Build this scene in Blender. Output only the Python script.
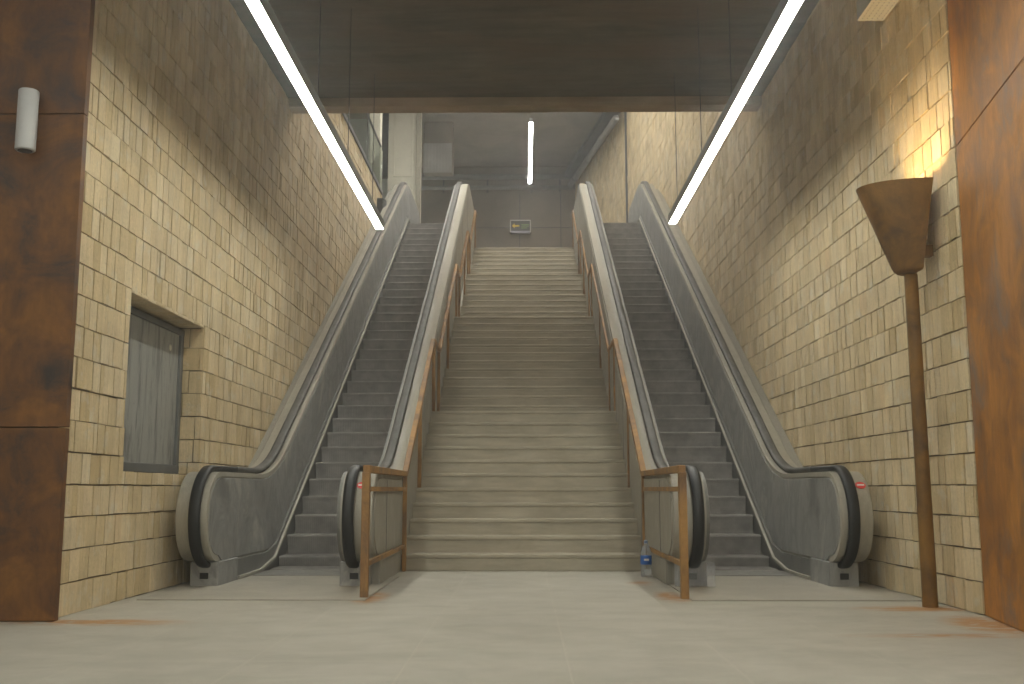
import bpy, bmesh, math, random
from mathutils import Vector, Matrix

random.seed(7)
scene = bpy.context.scene
for o in list(bpy.data.objects):
    bpy.data.objects.remove(o, do_unlink=True)

# ------------------------------------------------------------------ camera, world, exposure
cam_d = bpy.data.cameras.new('camera')
cam = bpy.data.objects.new('camera', cam_d)
scene.collection.objects.link(cam)
cam.location = (0, 0, 0.8)
cam.rotation_euler = (math.radians(90 + 8.0836), 0, math.radians(0.7125))
cam_d.sensor_width = 36.0
cam_d.lens = 1035.0 / 1024.0 * 36.0
cam_d.clip_end = 200
scene.camera = cam

world = bpy.data.worlds.new('world')
scene.world = world
world.use_nodes = True
world.node_tree.nodes['Background'].inputs[0].default_value = (0.95, 0.93, 0.80, 1)
world.node_tree.nodes['Background'].inputs[1].default_value = 1.3   # sky strength set as frontal fill through the added opening

vs = scene.view_settings
vs.view_transform = 'Standard'
vs.look = 'None'
vs.gamma = 1.0
vs.use_curve_mapping = False
vs.exposure = 0.15

LIGHT = 33.0          # emission of the linear lamps
HALL_FILL = 30.0           # fill lamps added around the camera, out of view
UPPER = 32.0          # lamps of the upper hall
CONE_W = 115.0         # warm lamp inside the rusted cone

# ------------------------------------------------------------------ helpers
COL = scene.collection

def tag(o, label=None, cat=None, group=None, kind=None):
    if label: o['label'] = label
    if cat: o['category'] = cat
    if group: o['group'] = group
    if kind: o['kind'] = kind
    return o

def empty(name, loc, label, cat, group=None):
    o = bpy.data.objects.new(name, None)
    COL.objects.link(o)
    o.location = loc
    o.empty_display_size = 0.1
    return tag(o, label, cat, group)

def mesh_obj(name, verts, faces, mat, parent=None, smooth=False, org=None):
    me = bpy.data.meshes.new(name)
    if org is not None:
        verts = [(v[0]-org[0], v[1]-org[1], v[2]-org[2]) for v in verts]
    me.from_pydata([tuple(v) for v in verts], [], faces)
    bm = bmesh.new(); bm.from_mesh(me)
    bmesh.ops.recalc_face_normals(bm, faces=bm.faces)
    bm.to_mesh(me); bm.free()
    me.update()
    if smooth:
        for p in me.polygons: p.use_smooth = True
    me.materials.append(mat)
    o = bpy.data.objects.new(name, me)
    COL.objects.link(o)
    if org is not None: o.location = org
    if parent: o.parent = parent
    return o

class MB:
    """collects geometry for ONE mesh"""
    def __init__(s): s.v = []; s.f = []
    def add(s, vs, fs):
        n = len(s.v); s.v += [tuple(v) for v in vs]; s.f += [tuple(i+n for i in f) for f in fs]; return s
    def box(s, x0, x1, y0, y1, z0, z1):
        return s.add([(x0,y0,z0),(x1,y0,z0),(x1,y1,z0),(x0,y1,z0),(x0,y0,z1),(x1,y0,z1),(x1,y1,z1),(x0,y1,z1)],
                     [(0,3,2,1),(4,5,6,7),(0,1,5,4),(1,2,6,5),(2,3,7,6),(3,0,4,7)])
    def prism(s, poly, x0, x1):
        """polygon in (y,z) extruded along x"""
        n = len(poly)
        vs = [(x0,p[0],p[1]) for p in poly] + [(x1,p[0],p[1]) for p in poly]
        fs = [tuple(range(n))[::-1], tuple(range(n, 2*n))]
        fs += [(i,(i+1)%n,n+(i+1)%n,n+i) for i in range(n)]
        return s.add(vs, fs)
    def prism_z(s, poly, z0, z1):
        n = len(poly)
        vs = [(p[0],p[1],z0) for p in poly] + [(p[0],p[1],z1) for p in poly]
        fs = [tuple(range(n))[::-1], tuple(range(n, 2*n))]
        fs += [(i,(i+1)%n,n+(i+1)%n,n+i) for i in range(n)]
        return s.add(vs, fs)
    def tube(s, pts, r, n=10, cap=True):
        pts = [Vector(p) for p in pts]; rings = []
        for i, p in enumerate(pts):
            a = pts[max(i-1,0)]; b = pts[min(i+1,len(pts)-1)]
            d = (b-a).normalized()
            up = Vector((0,0,1)) if abs(d.z) < 0.9 else Vector((1,0,0))
            u = d.cross(up).normalized(); w = u.cross(d).normalized()
            rr = r[i] if isinstance(r,(list,tuple)) else r
            rings.append([p + u*math.cos(2*math.pi*k/n)*rr + w*math.sin(2*math.pi*k/n)*rr for k in range(n)])
        vs = [v for rg in rings for v in rg]; fs = []
        for i in range(len(rings)-1):
            for k in range(n):
                fs.append((i*n+k, i*n+(k+1)%n, (i+1)*n+(k+1)%n, (i+1)*n+k))
        if cap:
            fs.append(tuple(range(n))[::-1]); fs.append(tuple((len(rings)-1)*n+k for k in range(n)))
        return s.add(vs, fs)
    def sweep(s, path, sec, x, cap=True):
        """section (u across x, v along the outward normal) swept along a (y,z) path"""
        m = len(sec); vs = []; fs = []
        for i, p in enumerate(path):
            nx = normal_at(path, i)
            for (u, v) in sec:
                vs.append((x+u, p[0]-nx[0]*v, p[1]-nx[1]*v))
        for i in range(len(path)-1):
            for k in range(m):
                fs.append((i*m+k, i*m+(k+1)%m, (i+1)*m+(k+1)%m, (i+1)*m+k))
        if cap:
            fs.append(tuple(range(m))[::-1]); fs.append(tuple((len(path)-1)*m+k for k in range(m)))
        return s.add(vs, fs)
    def lathe(s, prof, c, n=24):
        vs = []; fs = []
        for (r, z) in prof:
            for k in range(n):
                a = 2*math.pi*k/n; vs.append((c[0]+r*math.cos(a), c[1]+r*math.sin(a), c[2]+z))
        for i in range(len(prof)-1):
            for k in range(n):
                fs.append((i*n+k, i*n+(k+1)%n, (i+1)*n+(k+1)%n, (i+1)*n+k))
        fs.append(tuple(range(n))[::-1]); fs.append(tuple((len(prof)-1)*n+k for k in range(n)))
        return s.add(vs, fs)
    def build(s, name, mat, parent=None, smooth=False, bevel=0, org=None):
        o = mesh_obj(name, s.v, s.f, mat, parent, smooth, org)
        if bevel:
            m = o.modifiers.new('bevel', 'BEVEL'); m.width = bevel; m.segments = 2; m.limit_method = 'ANGLE'
        return o

def normal_at(path, i):
    """unit normal to the right of the direction of travel = inward"""
    a = path[max(i-1,0)]; b = path[min(i+1,len(path)-1)]
    dy, dz = b[0]-a[0], b[1]-a[1]; l = math.hypot(dy,dz) or 1
    return (dz/l, -dy/l)

def offset(path, d):
    return [(p[0]+normal_at(path,i)[0]*d, p[1]+normal_at(path,i)[1]*d) for i, p in enumerate(path)]

def auto_smooth(o, ang=35):
    me = o.data
    for p in me.polygons: p.use_smooth = True
    bm = bmesh.new(); bm.from_mesh(me)
    for e in bm.edges:
        if len(e.link_faces) == 2 and e.calc_face_angle(0) > math.radians(ang): e.smooth = False
    bm.to_mesh(me); bm.free()
    return o

# ------------------------------------------------------------------ materials
def new_mat(name):
    m = bpy.data.materials.new(name); m.use_nodes = True
    nt = m.node_tree; nt.nodes.clear()
    out = nt.nodes.new('ShaderNodeOutputMaterial'); b = nt.nodes.new('ShaderNodeBsdfPrincipled')
    nt.links.new(b.outputs[0], out.inputs[0])
    return m, nt, b

def N(nt, t, **kw):
    n = nt.nodes.new(t)
    for k, v in kw.items(): setattr(n, k, v)
    return n

def coords(nt, scale=(1,1,1), obj=False):
    """world position (or object position) so that grain has real size"""
    if obj:
        t = N(nt, 'ShaderNodeTexCoord'); src = t.outputs['Object']
    else:
        g = N(nt, 'ShaderNodeNewGeometry'); src = g.outputs['Position']
    mp = N(nt, 'ShaderNodeMapping'); mp.inputs['Scale'].default_value = scale
    nt.links.new(src, mp.inputs['Vector'])
    return mp.outputs[0]

def noise(nt, vec, scale, detail=4, rough=0.55, dist=0.0):
    n = N(nt, 'ShaderNodeTexNoise'); n.inputs['Scale'].default_value = scale
    n.inputs['Detail'].default_value = detail; n.inputs['Roughness'].default_value = rough
    n.inputs['Distortion'].default_value = dist
    nt.links.new(vec, n.inputs['Vector']); return n.outputs[0]

def ramp(nt, fac, stops):
    r = N(nt, 'ShaderNodeValToRGB'); e = r.color_ramp.elements
    while len(e) < len(stops): e.new(0.5)
    for i, (p, c) in enumerate(stops):
        e[i].position = p; e[i].color = (c[0],c[1],c[2],1) if isinstance(c,(tuple,list)) else (c,c,c,1)
    nt.links.new(fac, r.inputs[0]); return r.outputs[0]

def mix(nt, fac, a, b, mode='MIX'):
    m = N(nt, 'ShaderNodeMix', data_type='RGBA', blend_type=mode)
    for s, v in ((0, fac), (6, a), (7, b)):
        if isinstance(v, (int, float)): m.inputs[s].default_value = v
        elif isinstance(v, tuple): m.inputs[s].default_value = (v[0],v[1],v[2],1)
        else: nt.links.new(v, m.inputs[s])
    return m.outputs[2]

def math_n(nt, op, a, b=None, c=None):
    m = N(nt, 'ShaderNodeMath', operation=op)
    for i, v in enumerate((a, b, c)):
        if v is None: continue
        if isinstance(v, (int, float)): m.inputs[i].default_value = v
        else: nt.links.new(v, m.inputs[i])
    return m.outputs[0]

def bump(nt, bsdf, h, strength=0.3, dist=0.01):
    b = N(nt, 'ShaderNodeBump'); b.inputs['Strength'].default_value = strength; b.inputs['Distance'].default_value = dist
    nt.links.new(h, b.inputs['Height']); nt.links.new(b.outputs[0], bsdf.inputs['Normal'])

def simple(name, col, rough=0.6, metal=0.0, var=0.15, scale=4.0, bmp=0.0, stretch=(1,1,1)):
    m, nt, b = new_mat(name)
    v = coords(nt, stretch)
    n = noise(nt, v, scale, 6, 0.6)
    lo = tuple(c*(1-var) for c in col); hi = tuple(min(1,c*(1+var)) for c in col)
    nt.links.new(ramp(nt, n, [(0.3, lo), (0.7, hi)]), b.inputs['Base Color'])
    b.inputs['Roughness'].default_value = rough; b.inputs['Metallic'].default_value = metal
    if bmp: bump(nt, b, noise(nt, v, scale*12, 4), bmp, 0.004)
    return m

def mat_block():
    m, nt, b = new_mat('yellow stone block')
    at = N(nt, 'ShaderNodeAttribute', attribute_name='tint')
    v = coords(nt)
    vs_ = coords(nt, (26, 26, 1.6))
    base = ramp(nt, at.outputs['Fac'], [(0.0, (0.50,0.38,0.20)), (0.3, (0.60,0.475,0.275)), (0.6, (0.66,0.535,0.335)), (0.85, (0.69,0.585,0.40)), (1.0, (0.62,0.47,0.27))])
    patch = ramp(nt, noise(nt, v, 2.2, 5, 0.6), [(0.35, 0.86), (0.65, 1.08)])
    streak = ramp(nt, noise(nt, vs_, 1.6, 5, 0.65), [(0.3, 0.86), (0.6, 1.04)])
    dots = ramp(nt, noise(nt, v, 38, 5, 0.75), [(0.30, 0.62), (0.46, 1.0), (0.7, 1.08)])
    c = mix(nt, 1.0, base, patch, 'MULTIPLY'); c = mix(nt, 1.0, c, streak, 'MULTIPLY'); c = mix(nt, 0.6, c, dots, 'MULTIPLY')
    # pale lime dust low on the wall
    g = N(nt, 'ShaderNodeNewGeometry'); sp = N(nt, 'ShaderNodeSeparateXYZ'); nt.links.new(g.outputs['Position'], sp.inputs[0])
    dust = ramp(nt, noise(nt, v, 5.5, 5, 0.6), [(0.56, 0.0), (0.68, 0.45)])
    c = mix(nt, dust, c, (0.62, 0.60, 0.52))
    nt.links.new(c, b.inputs['Base Color']); b.inputs['Roughness'].default_value = 0.9
    h = math_n(nt, 'ADD', noise(nt, vs_, 2.2, 6, 0.7), noise(nt, v, 60, 5, 0.7))
    bump(nt, b, h, 0.45, 0.006)
    return m

def mat_floor():
    m, nt, b = new_mat('dusty stone floor')
    v = coords(nt)
    base = ramp(nt, noise(nt, v, 0.9, 8, 0.62, 0.6), [(0.3, (0.345,0.325,0.27)), (0.5, (0.39,0.37,0.31)), (0.72, (0.43,0.41,0.35))])
    swirl = ramp(nt, noise(nt, coords(nt, (1.0, 1.7, 1)), 2.2, 8, 0.7, 0.8), [(0.35, 0.93), (0.65, 1.06)])
    c = mix(nt, 1.0, base, swirl, 'MULTIPLY')
    # thin joints between large slabs
    br = N(nt, 'ShaderNodeTexBrick'); br.offset = 0.0
    br.inputs['Scale'].default_value = 1.0; br.inputs['Brick Width'].default_value = 0.75; br.inputs['Row Height'].default_value = 1.2
    br.inputs['Mortar Size'].default_value = 0.006; br.inputs['Mortar Smooth'].default_value = 0.3
    bm_ = N(nt, 'ShaderNodeMapping'); bm_.inputs['Location'].default_value = (0.55, 1.0, 0); nt.links.new(v, bm_.inputs['Vector']); nt.links.new(bm_.outputs[0], br.inputs['Vector'])
    c = mix(nt, math_n(nt, 'MULTIPLY', br.outputs['Fac'], 0.22), c, (0.55,0.51,0.42))
    # rust washed out of the steel feet
    pos = N(nt, 'ShaderNodeNewGeometry').outputs['Position']
    nz = noise(nt, coords(nt, (1, 2.2, 1)), 5, 6, 0.65, 0.8)
    total = None
    for (x, y, sx, sy, k) in ((2.66,7.2,0.42,0.16,1.0), (2.78,6.35,0.24,0.42,1.0), (-2.62,6.42,0.55,0.16,0.8), (-1.15,7.9,0.12,0.42,0.9),
                              (1.10,7.95,0.12,0.40,0.9), (2.35,5.9,0.55,0.10,0.5), (1.0,9.1,0.12,0.25,0.5)):
        d = N(nt, 'ShaderNodeVectorMath', operation='SUBTRACT'); nt.links.new(pos, d.inputs[0]); d.inputs[1].default_value = (x,y,0)
        s = N(nt, 'ShaderNodeVectorMath', operation='DIVIDE'); nt.links.new(d.outputs[0], s.inputs[0]); s.inputs[1].default_value = (sx,sy,1)
        l = N(nt, 'ShaderNodeVectorMath', operation='LENGTH'); nt.links.new(s.outputs[0], l.inputs[0])
        f = math_n(nt, 'SUBTRACT', 1.25, l.outputs['Value'])
        f = math_n(nt, 'MULTIPLY', math_n(nt, 'MAXIMUM', f, 0.0), k)
        total = f if total is None else math_n(nt, 'MAXIMUM', total, f)
    f = math_n(nt, 'MULTIPLY', total, ramp(nt, nz, [(0.36, 0.0), (0.52, 1.3), (0.7, 1.7)]))
    f = math_n(nt, 'MINIMUM', f, 0.85)
    c = mix(nt, f, c, (0.38,0.175,0.04))
    nt.links.new(c, b.inputs['Base Color'])
    nt.links.new(ramp(nt, noise(nt, v, 3, 5), [(0.3, 0.55), (0.7, 0.8)]), b.inputs['Roughness'])
    h = math_n(nt, 'ADD', noise(nt, v, 30, 6, 0.7), math_n(nt, 'MULTIPLY', br.outputs['Fac'], -1.5))
    bump(nt, b, h, 0.25, 0.004)
    return m

def mat_rust(name, dark=(0.06,0.032,0.02), mid=(0.28,0.10,0.028), hi=(0.50,0.215,0.05), scale=1.4, stretch=(1.3,1.3,0.8), grey=None, rough=0.62, bias=0.0):
    m, nt, b = new_mat(name)
    v = coords(nt, stretch)
    n1 = noise(nt, v, scale, 9, 0.68, 0.6)
    c = ramp(nt, n1, [(0.30+bias, dark), (0.44+bias, mid), (0.60+bias, hi), (0.8+bias, mid)])
    n2 = ramp(nt, noise(nt, coords(nt, (8, 8, 2.0)), 1.7, 8, 0.75), [(0.3, 0.68), (0.65, 1.12)])
    c = mix(nt, 0.75, c, n2, 'MULTIPLY')
    if grey:
        gm = ramp(nt, noise(nt, coords(nt, (1.8, 1.8, 1.2)), 1.5, 10, 0.75, 1.0), [(0.52, 0.0), (0.66, 0.7)])
        c = mix(nt, gm, c, grey)
    nt.links.new(c, b.inputs['Base Color'])
    b.inputs['Metallic'].default_value = 0.1
    nt.links.new(ramp(nt, n1, [(0.3, rough-0.15), (0.7, rough+0.15)]), b.inputs['Roughness'])
    bump(nt, b, noise(nt, v, scale*16, 6, 0.7), 0.25, 0.004)
    return m

def mat_steel(name, col, rough=0.42, smudge=0.3, dustcol=(0.42,0.40,0.35), metal=0.75):
    m, nt, b = new_mat(name)
    v = coords(nt)
    n = noise(nt, coords(nt, (1, 1, 0.7)), 3.2, 7, 0.62, 0.8)
    streak = noise(nt, coords(nt, (22, 22, 1.2)), 1.5, 5, 0.6)
    base = ramp(nt, streak, [(0.3, tuple(c*0.86 for c in col)), (0.7, tuple(c*1.12 for c in col))])
    f = ramp(nt, n, [(0.42, 0.0), (0.66, smudge)])
    nt.links.new(mix(nt, f, base, dustcol), b.inputs['Base Color'])
    nt.links.new(ramp(nt, n, [(0.35, rough-0.08), (0.7, rough+0.25)]), b.inputs['Roughness'])
    nt.links.new(ramp(nt, n, [(0.4, metal), (0.7, metal*0.45)]), b.inputs['Metallic'])
    return m

def mat_smudged():
    m, nt, b = new_mat('smudged grey balustrade sheet')
    v = coords(nt)
    n = noise(nt, coords(nt, (1,1,0.6)), 1.6, 9, 0.7, 1.2)
    n2 = noise(nt, v, 14, 6, 0.7, 0.5)
    c = ramp(nt, n, [(0.38, (0.20,0.20,0.195)), (0.45, (0.32,0.32,0.305)), (0.52, (0.25,0.25,0.24)), (0.62, (0.42,0.41,0.375))])
    c = mix(nt, ramp(nt, n2, [(0.55, 0.0), (0.72, 0.5)]), c, (0.38,0.37,0.33))
    nt.links.new(c, b.inputs['Base Color']); b.inputs['Metallic'].default_value = 0.15
    nt.links.new(ramp(nt, n, [(0.38, 0.35), (0.6, 0.7)]), b.inputs['Roughness'])
    return m

def mat_concrete(name, col, board=False, scale=1.0, var=0.25):
    m, nt, b = new_mat(name)
    v = coords(nt)
    n = noise(nt, v, 0.9*scale, 9, 0.65, 0.5)
    c = ramp(nt, n, [(0.3, tuple(k*(1-var) for k in col)), (0.7, tuple(k*(1+var) for k in col))])
    if board:
        st = ramp(nt, noise(nt, coords(nt, (1.1, 9, 9)), 1.2, 6, 0.65), [(0.3, 0.78), (0.7, 1.15)])
        c = mix(nt, 1.0, c, st, 'MULTIPLY')
        rd = ramp(nt, noise(nt, coords(nt, (0.5, 2, 1)), 0.9, 6, 0.6), [(0.45, 0.0), (0.65, 0.5)])
        c = mix(nt, rd, c, (col[0]*1.25, col[1]*0.95, col[2]*0.8))
    nt.links.new(c, b.inputs['Base Color']); b.inputs['Roughness'].default_value = 0.85
    bump(nt, b, noise(nt, v, 22, 6, 0.7), 0.25, 0.006)
    return m

def mat_streaked(name, col, streakcol, scale=2.2):
    m, nt, b = new_mat(name)
    n = noise(nt, coords(nt, (9, 9, 1.3)), scale, 7, 0.65, 0.4)
    c = ramp(nt, n, [(0.36, streakcol), (0.5, col), (0.75, tuple(k*1.15 for k in col))])
    c = mix(nt, ramp(nt, noise(nt, coords(nt), 14, 5, 0.7), [(0.3, 0.4), (0.42, 0.0)]), c, tuple(k*0.5 for k in col))
    nt.links.new(c, b.inputs['Base Color']); b.inputs['Roughness'].default_value = 0.45
    return m

def mat_emit(name, col, s, base=(0.8,0.8,0.8)):
    m, nt, b = new_mat(name)
    b.inputs['Base Color'].default_value = (*base,1)
    b.inputs['Emission Color'].default_value = (*col,1); b.inputs['Emission Strength'].default_value = s
    return m

def mat_stairs():
    m, nt, b = new_mat('dusty stair stone')
    v = coords(nt)
    c = ramp(nt, noise(nt, v, 1.6, 8, 0.65, 0.5), [(0.3, (0.335,0.30,0.225)), (0.55, (0.415,0.375,0.29)), (0.75, (0.47,0.435,0.35))])
    s = ramp(nt, noise(nt, coords(nt, (1.2, 6, 9)), 2.2, 6, 0.65), [(0.32, 0.84), (0.65, 1.08)])
    c = mix(nt, 1.0, c, s, 'MULTIPLY')
    nt.links.new(c, b.inputs['Base Color']); b.inputs['Roughness'].default_value = 0.75
    bump(nt, b, noise(nt, v, 26, 6, 0.7), 0.2, 0.004)
    return m

M = dict(
    block=mat_block(), floor=mat_floor(), stairs=mat_stairs(),
    mortar=simple('mortar', (0.17,0.135,0.085), 0.95),
    ceil=mat_concrete('brown stained concrete ceiling', (0.135,0.118,0.095), True),
    beam=mat_concrete('brown concrete beam', (0.34,0.285,0.21), True),
    concrete=mat_concrete('grey concrete', (0.24,0.205,0.16)),
    plaster=simple('pale plaster', (0.68,0.66,0.56), 0.85, var=0.06),
    hallwall=simple('hall plaster', (0.45,0.42,0.35), 0.85, var=0.08),
    bluewhite=simple('bluish white panel', (0.56,0.60,0.58), 0.6, var=0.05),
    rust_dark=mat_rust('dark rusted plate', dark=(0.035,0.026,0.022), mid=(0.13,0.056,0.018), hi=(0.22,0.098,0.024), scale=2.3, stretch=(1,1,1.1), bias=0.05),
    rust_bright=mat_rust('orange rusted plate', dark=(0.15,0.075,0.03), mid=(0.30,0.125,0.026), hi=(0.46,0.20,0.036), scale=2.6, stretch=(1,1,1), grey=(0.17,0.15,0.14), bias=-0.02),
    rust_rail=mat_rust('rusted railing', dark=(0.10,0.055,0.022), mid=(0.25,0.135,0.05), hi=(0.42,0.235,0.075), scale=2.6),
    rust_cone=mat_rust('rusted lamp steel', dark=(0.06,0.034,0.014), mid=(0.155,0.080,0.018), hi=(0.24,0.125,0.028), scale=3.0, stretch=(1,1,1)),
    steel=mat_steel('dusty brushed steel', (0.38,0.36,0.30), 0.42, 0.45, (0.38,0.355,0.30), 0.45),
    steel_side=mat_steel('dusty steel cladding', (0.31,0.295,0.25), 0.5, 0.6, (0.36,0.335,0.28), 0.3),
    coping=mat_steel('pale dusty steel deck', (0.35,0.33,0.265), 0.65, 0.7, (0.40,0.37,0.30), 0.1),
    guide=mat_steel('worn trim steel', (0.40,0.38,0.32), 0.5, 0.6, (0.44,0.42,0.36), 0.3),
    panel=mat_smudged(),
    skirt=mat_steel('dark skirt steel', (0.16,0.16,0.15), 0.45, 0.5, (0.30,0.29,0.26), 0.2),
    rubber=simple('black rubber', (0.012,0.013,0.014), 0.5, var=0.2, scale=3),
    wrap=simple('dusty film on handrail', (0.085,0.083,0.078), 0.62, var=0.35, scale=5),
    step=simple('dark step aluminium', (0.33,0.315,0.295), 0.6, 0.05, var=0.25, scale=6),
    comb=simple('comb plate', (0.24,0.235,0.215), 0.5, 0.4, var=0.35, scale=18),
    plate=mat_concrete('dusty floor plate', (0.37,0.345,0.29), scale=2.0, var=0.12),
    black=simple('black plastic', (0.012,0.012,0.013), 0.4),
    lampbody=simple('grey lamp aluminium', (0.20,0.20,0.20), 0.5, 0.3, var=0.05),
    cable=simple('steel cable', (0.10,0.10,0.10), 0.5, 0.5),
    whitepaint=simple('white lacquer', (0.50,0.51,0.51), 0.4, var=0.04),
    frame=simple('grey window frame', (0.17,0.175,0.175), 0.5, 0.3, var=0.2),
    grime=mat_streaked('grimy window sheet', (0.30,0.305,0.285), (0.12,0.125,0.12), 1.1),
    darkmetal=simple('dark grey metal', (0.10,0.10,0.105), 0.5, 0.3),
    pipe=simple('grey pipe', (0.26,0.255,0.24), 0.5, 0.2),
    ribbed=simple('ribbed grey sheet', (0.36,0.36,0.35), 0.5, 0.1),
    perfor=simple('pale perforated sheet', (0.46,0.44,0.37), 0.6, var=0.05),
    red=simple('red sticker', (0.75,0.05,0.04), 0.5, var=0.03),
    stickerwhite=simple('white print', (0.80,0.72,0.70), 0.5, var=0.02),
    yellow=mat_emit('yellow lit arrow', (0.75,0.50,0.06), 0.22, (0.6,0.42,0.05)),
    green=mat_emit('green lit text', (0.25,0.38,0.12), 0.12, (0.2,0.28,0.08)),
    signdark=simple('sign face', (0.06,0.055,0.05), 0.4),
    signframe=simple('sign frame', (0.6,0.58,0.54), 0.5, var=0.03),
    lavender=simple('pale sign strip', (0.42,0.40,0.46), 0.5, var=0.03),
    blue=simple('blue label', (0.03,0.13,0.45), 0.45, var=0.08),
    cap=simple('blue bottle cap', (0.25,0.35,0.55), 0.4, var=0.05),
    diff=mat_emit('lamp diffuser', (0.985,0.985,0.88), LIGHT),
    diff_up=mat_emit('upper lamp diffuser', (1.0,0.975,0.92), UPPER),
    fill_top=mat_emit('upper fill emitter', (1.0,0.96,0.86), 62.0),
    fill_hall=mat_emit('hall fill emitter', (1.0,0.95,0.85), HALL_FILL),
    bulb=mat_emit('warm lamp disc', (1.0,0.62,0.22), 60.0),
)
def mat_plastic(name, tint, rough=0.08):
    m, nt, b = new_mat(name)
    b.inputs['Base Color'].default_value = (*tint,1); b.inputs['Roughness'].default_value = rough
    b.inputs['Transmission Weight'].default_value = 0.85; b.inputs['IOR'].default_value = 1.2
    bump(nt, b, noise(nt, coords(nt), 60, 3), 0.3, 0.003)
    return m
M['pet'] = mat_plastic('clear bottle plastic', (0.86,0.90,0.95))
M['film'] = mat_plastic('crumpled clear film', (0.85,0.87,0.9), 0.15)
def mat_glass(name):
    m, nt, b = new_mat(name)
    b.inputs['Base Color'].default_value = (0.85,0.93,0.9,1); b.inputs['Roughness'].default_value = 0.05
    b.inputs['Transmission Weight'].default_value = 1.0; b.inputs['IOR'].default_value = 1.05
    return m
M['glass'] = mat_glass('balustrade glass')

# ------------------------------------------------------------------ the setting
WX = 2.93            # half width between the block walls
TOPZ = 6.52          # level of the upper hall
CEILZ = 5.6; LIPY = 12.25
UPZ = 11.0

class Blocks:
    """courses of stone blocks on a plane: real blocks with real open joints"""
    def __init__(s): s.v=[]; s.f=[]; s.t=[]
    def face(s, org, along, nrm, length, z0, z1, holes=(), seed=1, start=0.0, row=0.207):
        rnd = random.Random(seed)
        ax, ay = along; nx, ny = nrm; ox, oy = org
        k0 = int(math.floor(z0/row + 1e-6))
        k = k0
        while k*row < z1 - 1e-4:
            za, zb = max(k*row, z0), min((k+1)*row, z1); k += 1
            if zb - za < 0.02: continue
            u = start - rnd.uniform(0, 0.12)
            cuts = []
            while u < length:
                w = rnd.choice((0.07,0.10,0.12,0.13,0.14,0.15,0.16,0.165,0.175,0.19)); cuts.append((u, u+w)); u += w
            rowd = rnd.uniform(-0.003, 0.003)
            for (a, b) in cuts:
                a = max(a, 0.0); b = min(b, length)
                if b - a < 0.012: continue
                segs = [(a, b, za, zb)]
                for (h0, h1, hz0, hz1) in holes:
                    if zb <= hz0+0.01 or za >= hz1-0.01: continue
                    out = []
                    for (p, q, zc, zd) in segs:
                        if q <= h0 or p >= h1: out.append((p, q, zc, zd)); continue
                        if p < h0-0.01: out.append((p, h0, zc, zd))
                        if q > h1+0.01: out.append((h1, q, zc, zd))
                        if zc < hz0-0.02: out.append((max(p,h0), min(q,h1), zc, hz0))
                        if zd > hz1+0.02: out.append((max(p,h0), min(q,h1), hz1, zd))
                    segs = out
                for (p, q, zs_, ze_) in segs:
                    g = 0.004 + rnd.uniform(0, 0.002)
                    d = rnd.uniform(0.0, 0.007) + rowd; tl = rnd.uniform(-0.003, 0.003)
                    j = [rnd.uniform(-0.003, 0.003) for _ in range(4)]
                    sag = rnd.uniform(-0.003, 0.003)
                    pts = [(p+g+j[0], zs_+g+sag, d-tl), (q-g+j[1], zs_+g+sag, d+tl), (q-g+j[2], ze_-g+sag, d+tl+rnd.uniform(-.002,.002)), (p+g+j[3], ze_-g+sag, d-tl)]
                    n = len(s.v)
                    for (uu, zz, dd) in pts: s.v.append((ox+ax*uu+nx*dd, oy+ay*uu+ny*dd, zz))
                    for (uu, zz, dd) in pts: s.v.append((ox+ax*uu-nx*0.03, oy+ay*uu-ny*0.03, zz))
                    s.f += [(n,n+1,n+2,n+3),(n,n+4,n+5,n+1),(n+1,n+5,n+6,n+2),(n+2,n+6,n+7,n+3),(n+3,n+7,n+4,n)]
                    t = min(1, max(0, rnd.gauss(0.5, 0.2)))
                    s.t += [t]*5
        return s
    def build(s, name, parent=None):
        me = bpy.data.meshes.new(name)
        me.from_pydata(s.v, [], s.f)
        a = me.attributes.new('tint', 'FLOAT', 'FACE'); a.data.foreach_set('value', s.t)
        bm = bmesh.new(); bm.from_mesh(me); bmesh.ops.recalc_face_normals(bm, faces=bm.faces); bm.to_mesh(me); bm.free()
        me.materials.append(M['block'])
        o = bpy.data.objects.new(name, me); COL.objects.link(o)
        if parent: o.parent = parent
        return o

def structure(o, label=None):
    o['kind'] = 'structure'
    if label: o['label'] = label
    return o

# floor of the lower hall
f = MB().box(-7, 7, -6, 12.0, -0.3, 0.0).build('floor', M['floor']); structure(f, 'dusty beige stone floor of the lower hall')

# left wall: mortar body + blocks, with the window niche
WY0, WY1, WZ0, WZ1, WD = 7.54, 9.31, 0.93, 2.25, 0.20
LY0, LY1, LTOP = 6.50, 20.6, 6.76
wl = MB()
wl.box(-WX-0.45, -WX-0.012, LY0, WY0-0.012, 0, LTOP).box(-WX-0.45, -WX-0.012, WY1+0.012, LY1, 0, LTOP)
wl.box(-WX-0.45, -WX-0.012, WY0-0.012, WY1+0.012, 0, WZ0-0.004).box(-WX-0.45, -WX-0.012, WY0-0.012, WY1+0.012, WZ1+0.012, LTOP)
wl.box(-WX-0.45, -WX-WD-0.03, WY0-0.012, WY1+0.012, WZ0-0.004, WZ1+0.012)
wlo = structure(wl.build('wall_left', M['mortar']), 'left wall of yellow stone blocks')
b = Blocks()
b.face((-WX, LY0), (0,1), (1,0), LY1-LY0, 0, LTOP, [(WY0-LY0, WY1-LY0, WZ0, WZ1)], seed=11)
b.face((-WX-WD-0.02, WY1), (1,0), (0,-1), WD+0.02, WZ0, WZ1, seed=12)            # far reveal
b.face((-WX, WY0), (-1,0), (0,1), WD+0.02, WZ0, WZ1, seed=13)                    # near reveal
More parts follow.
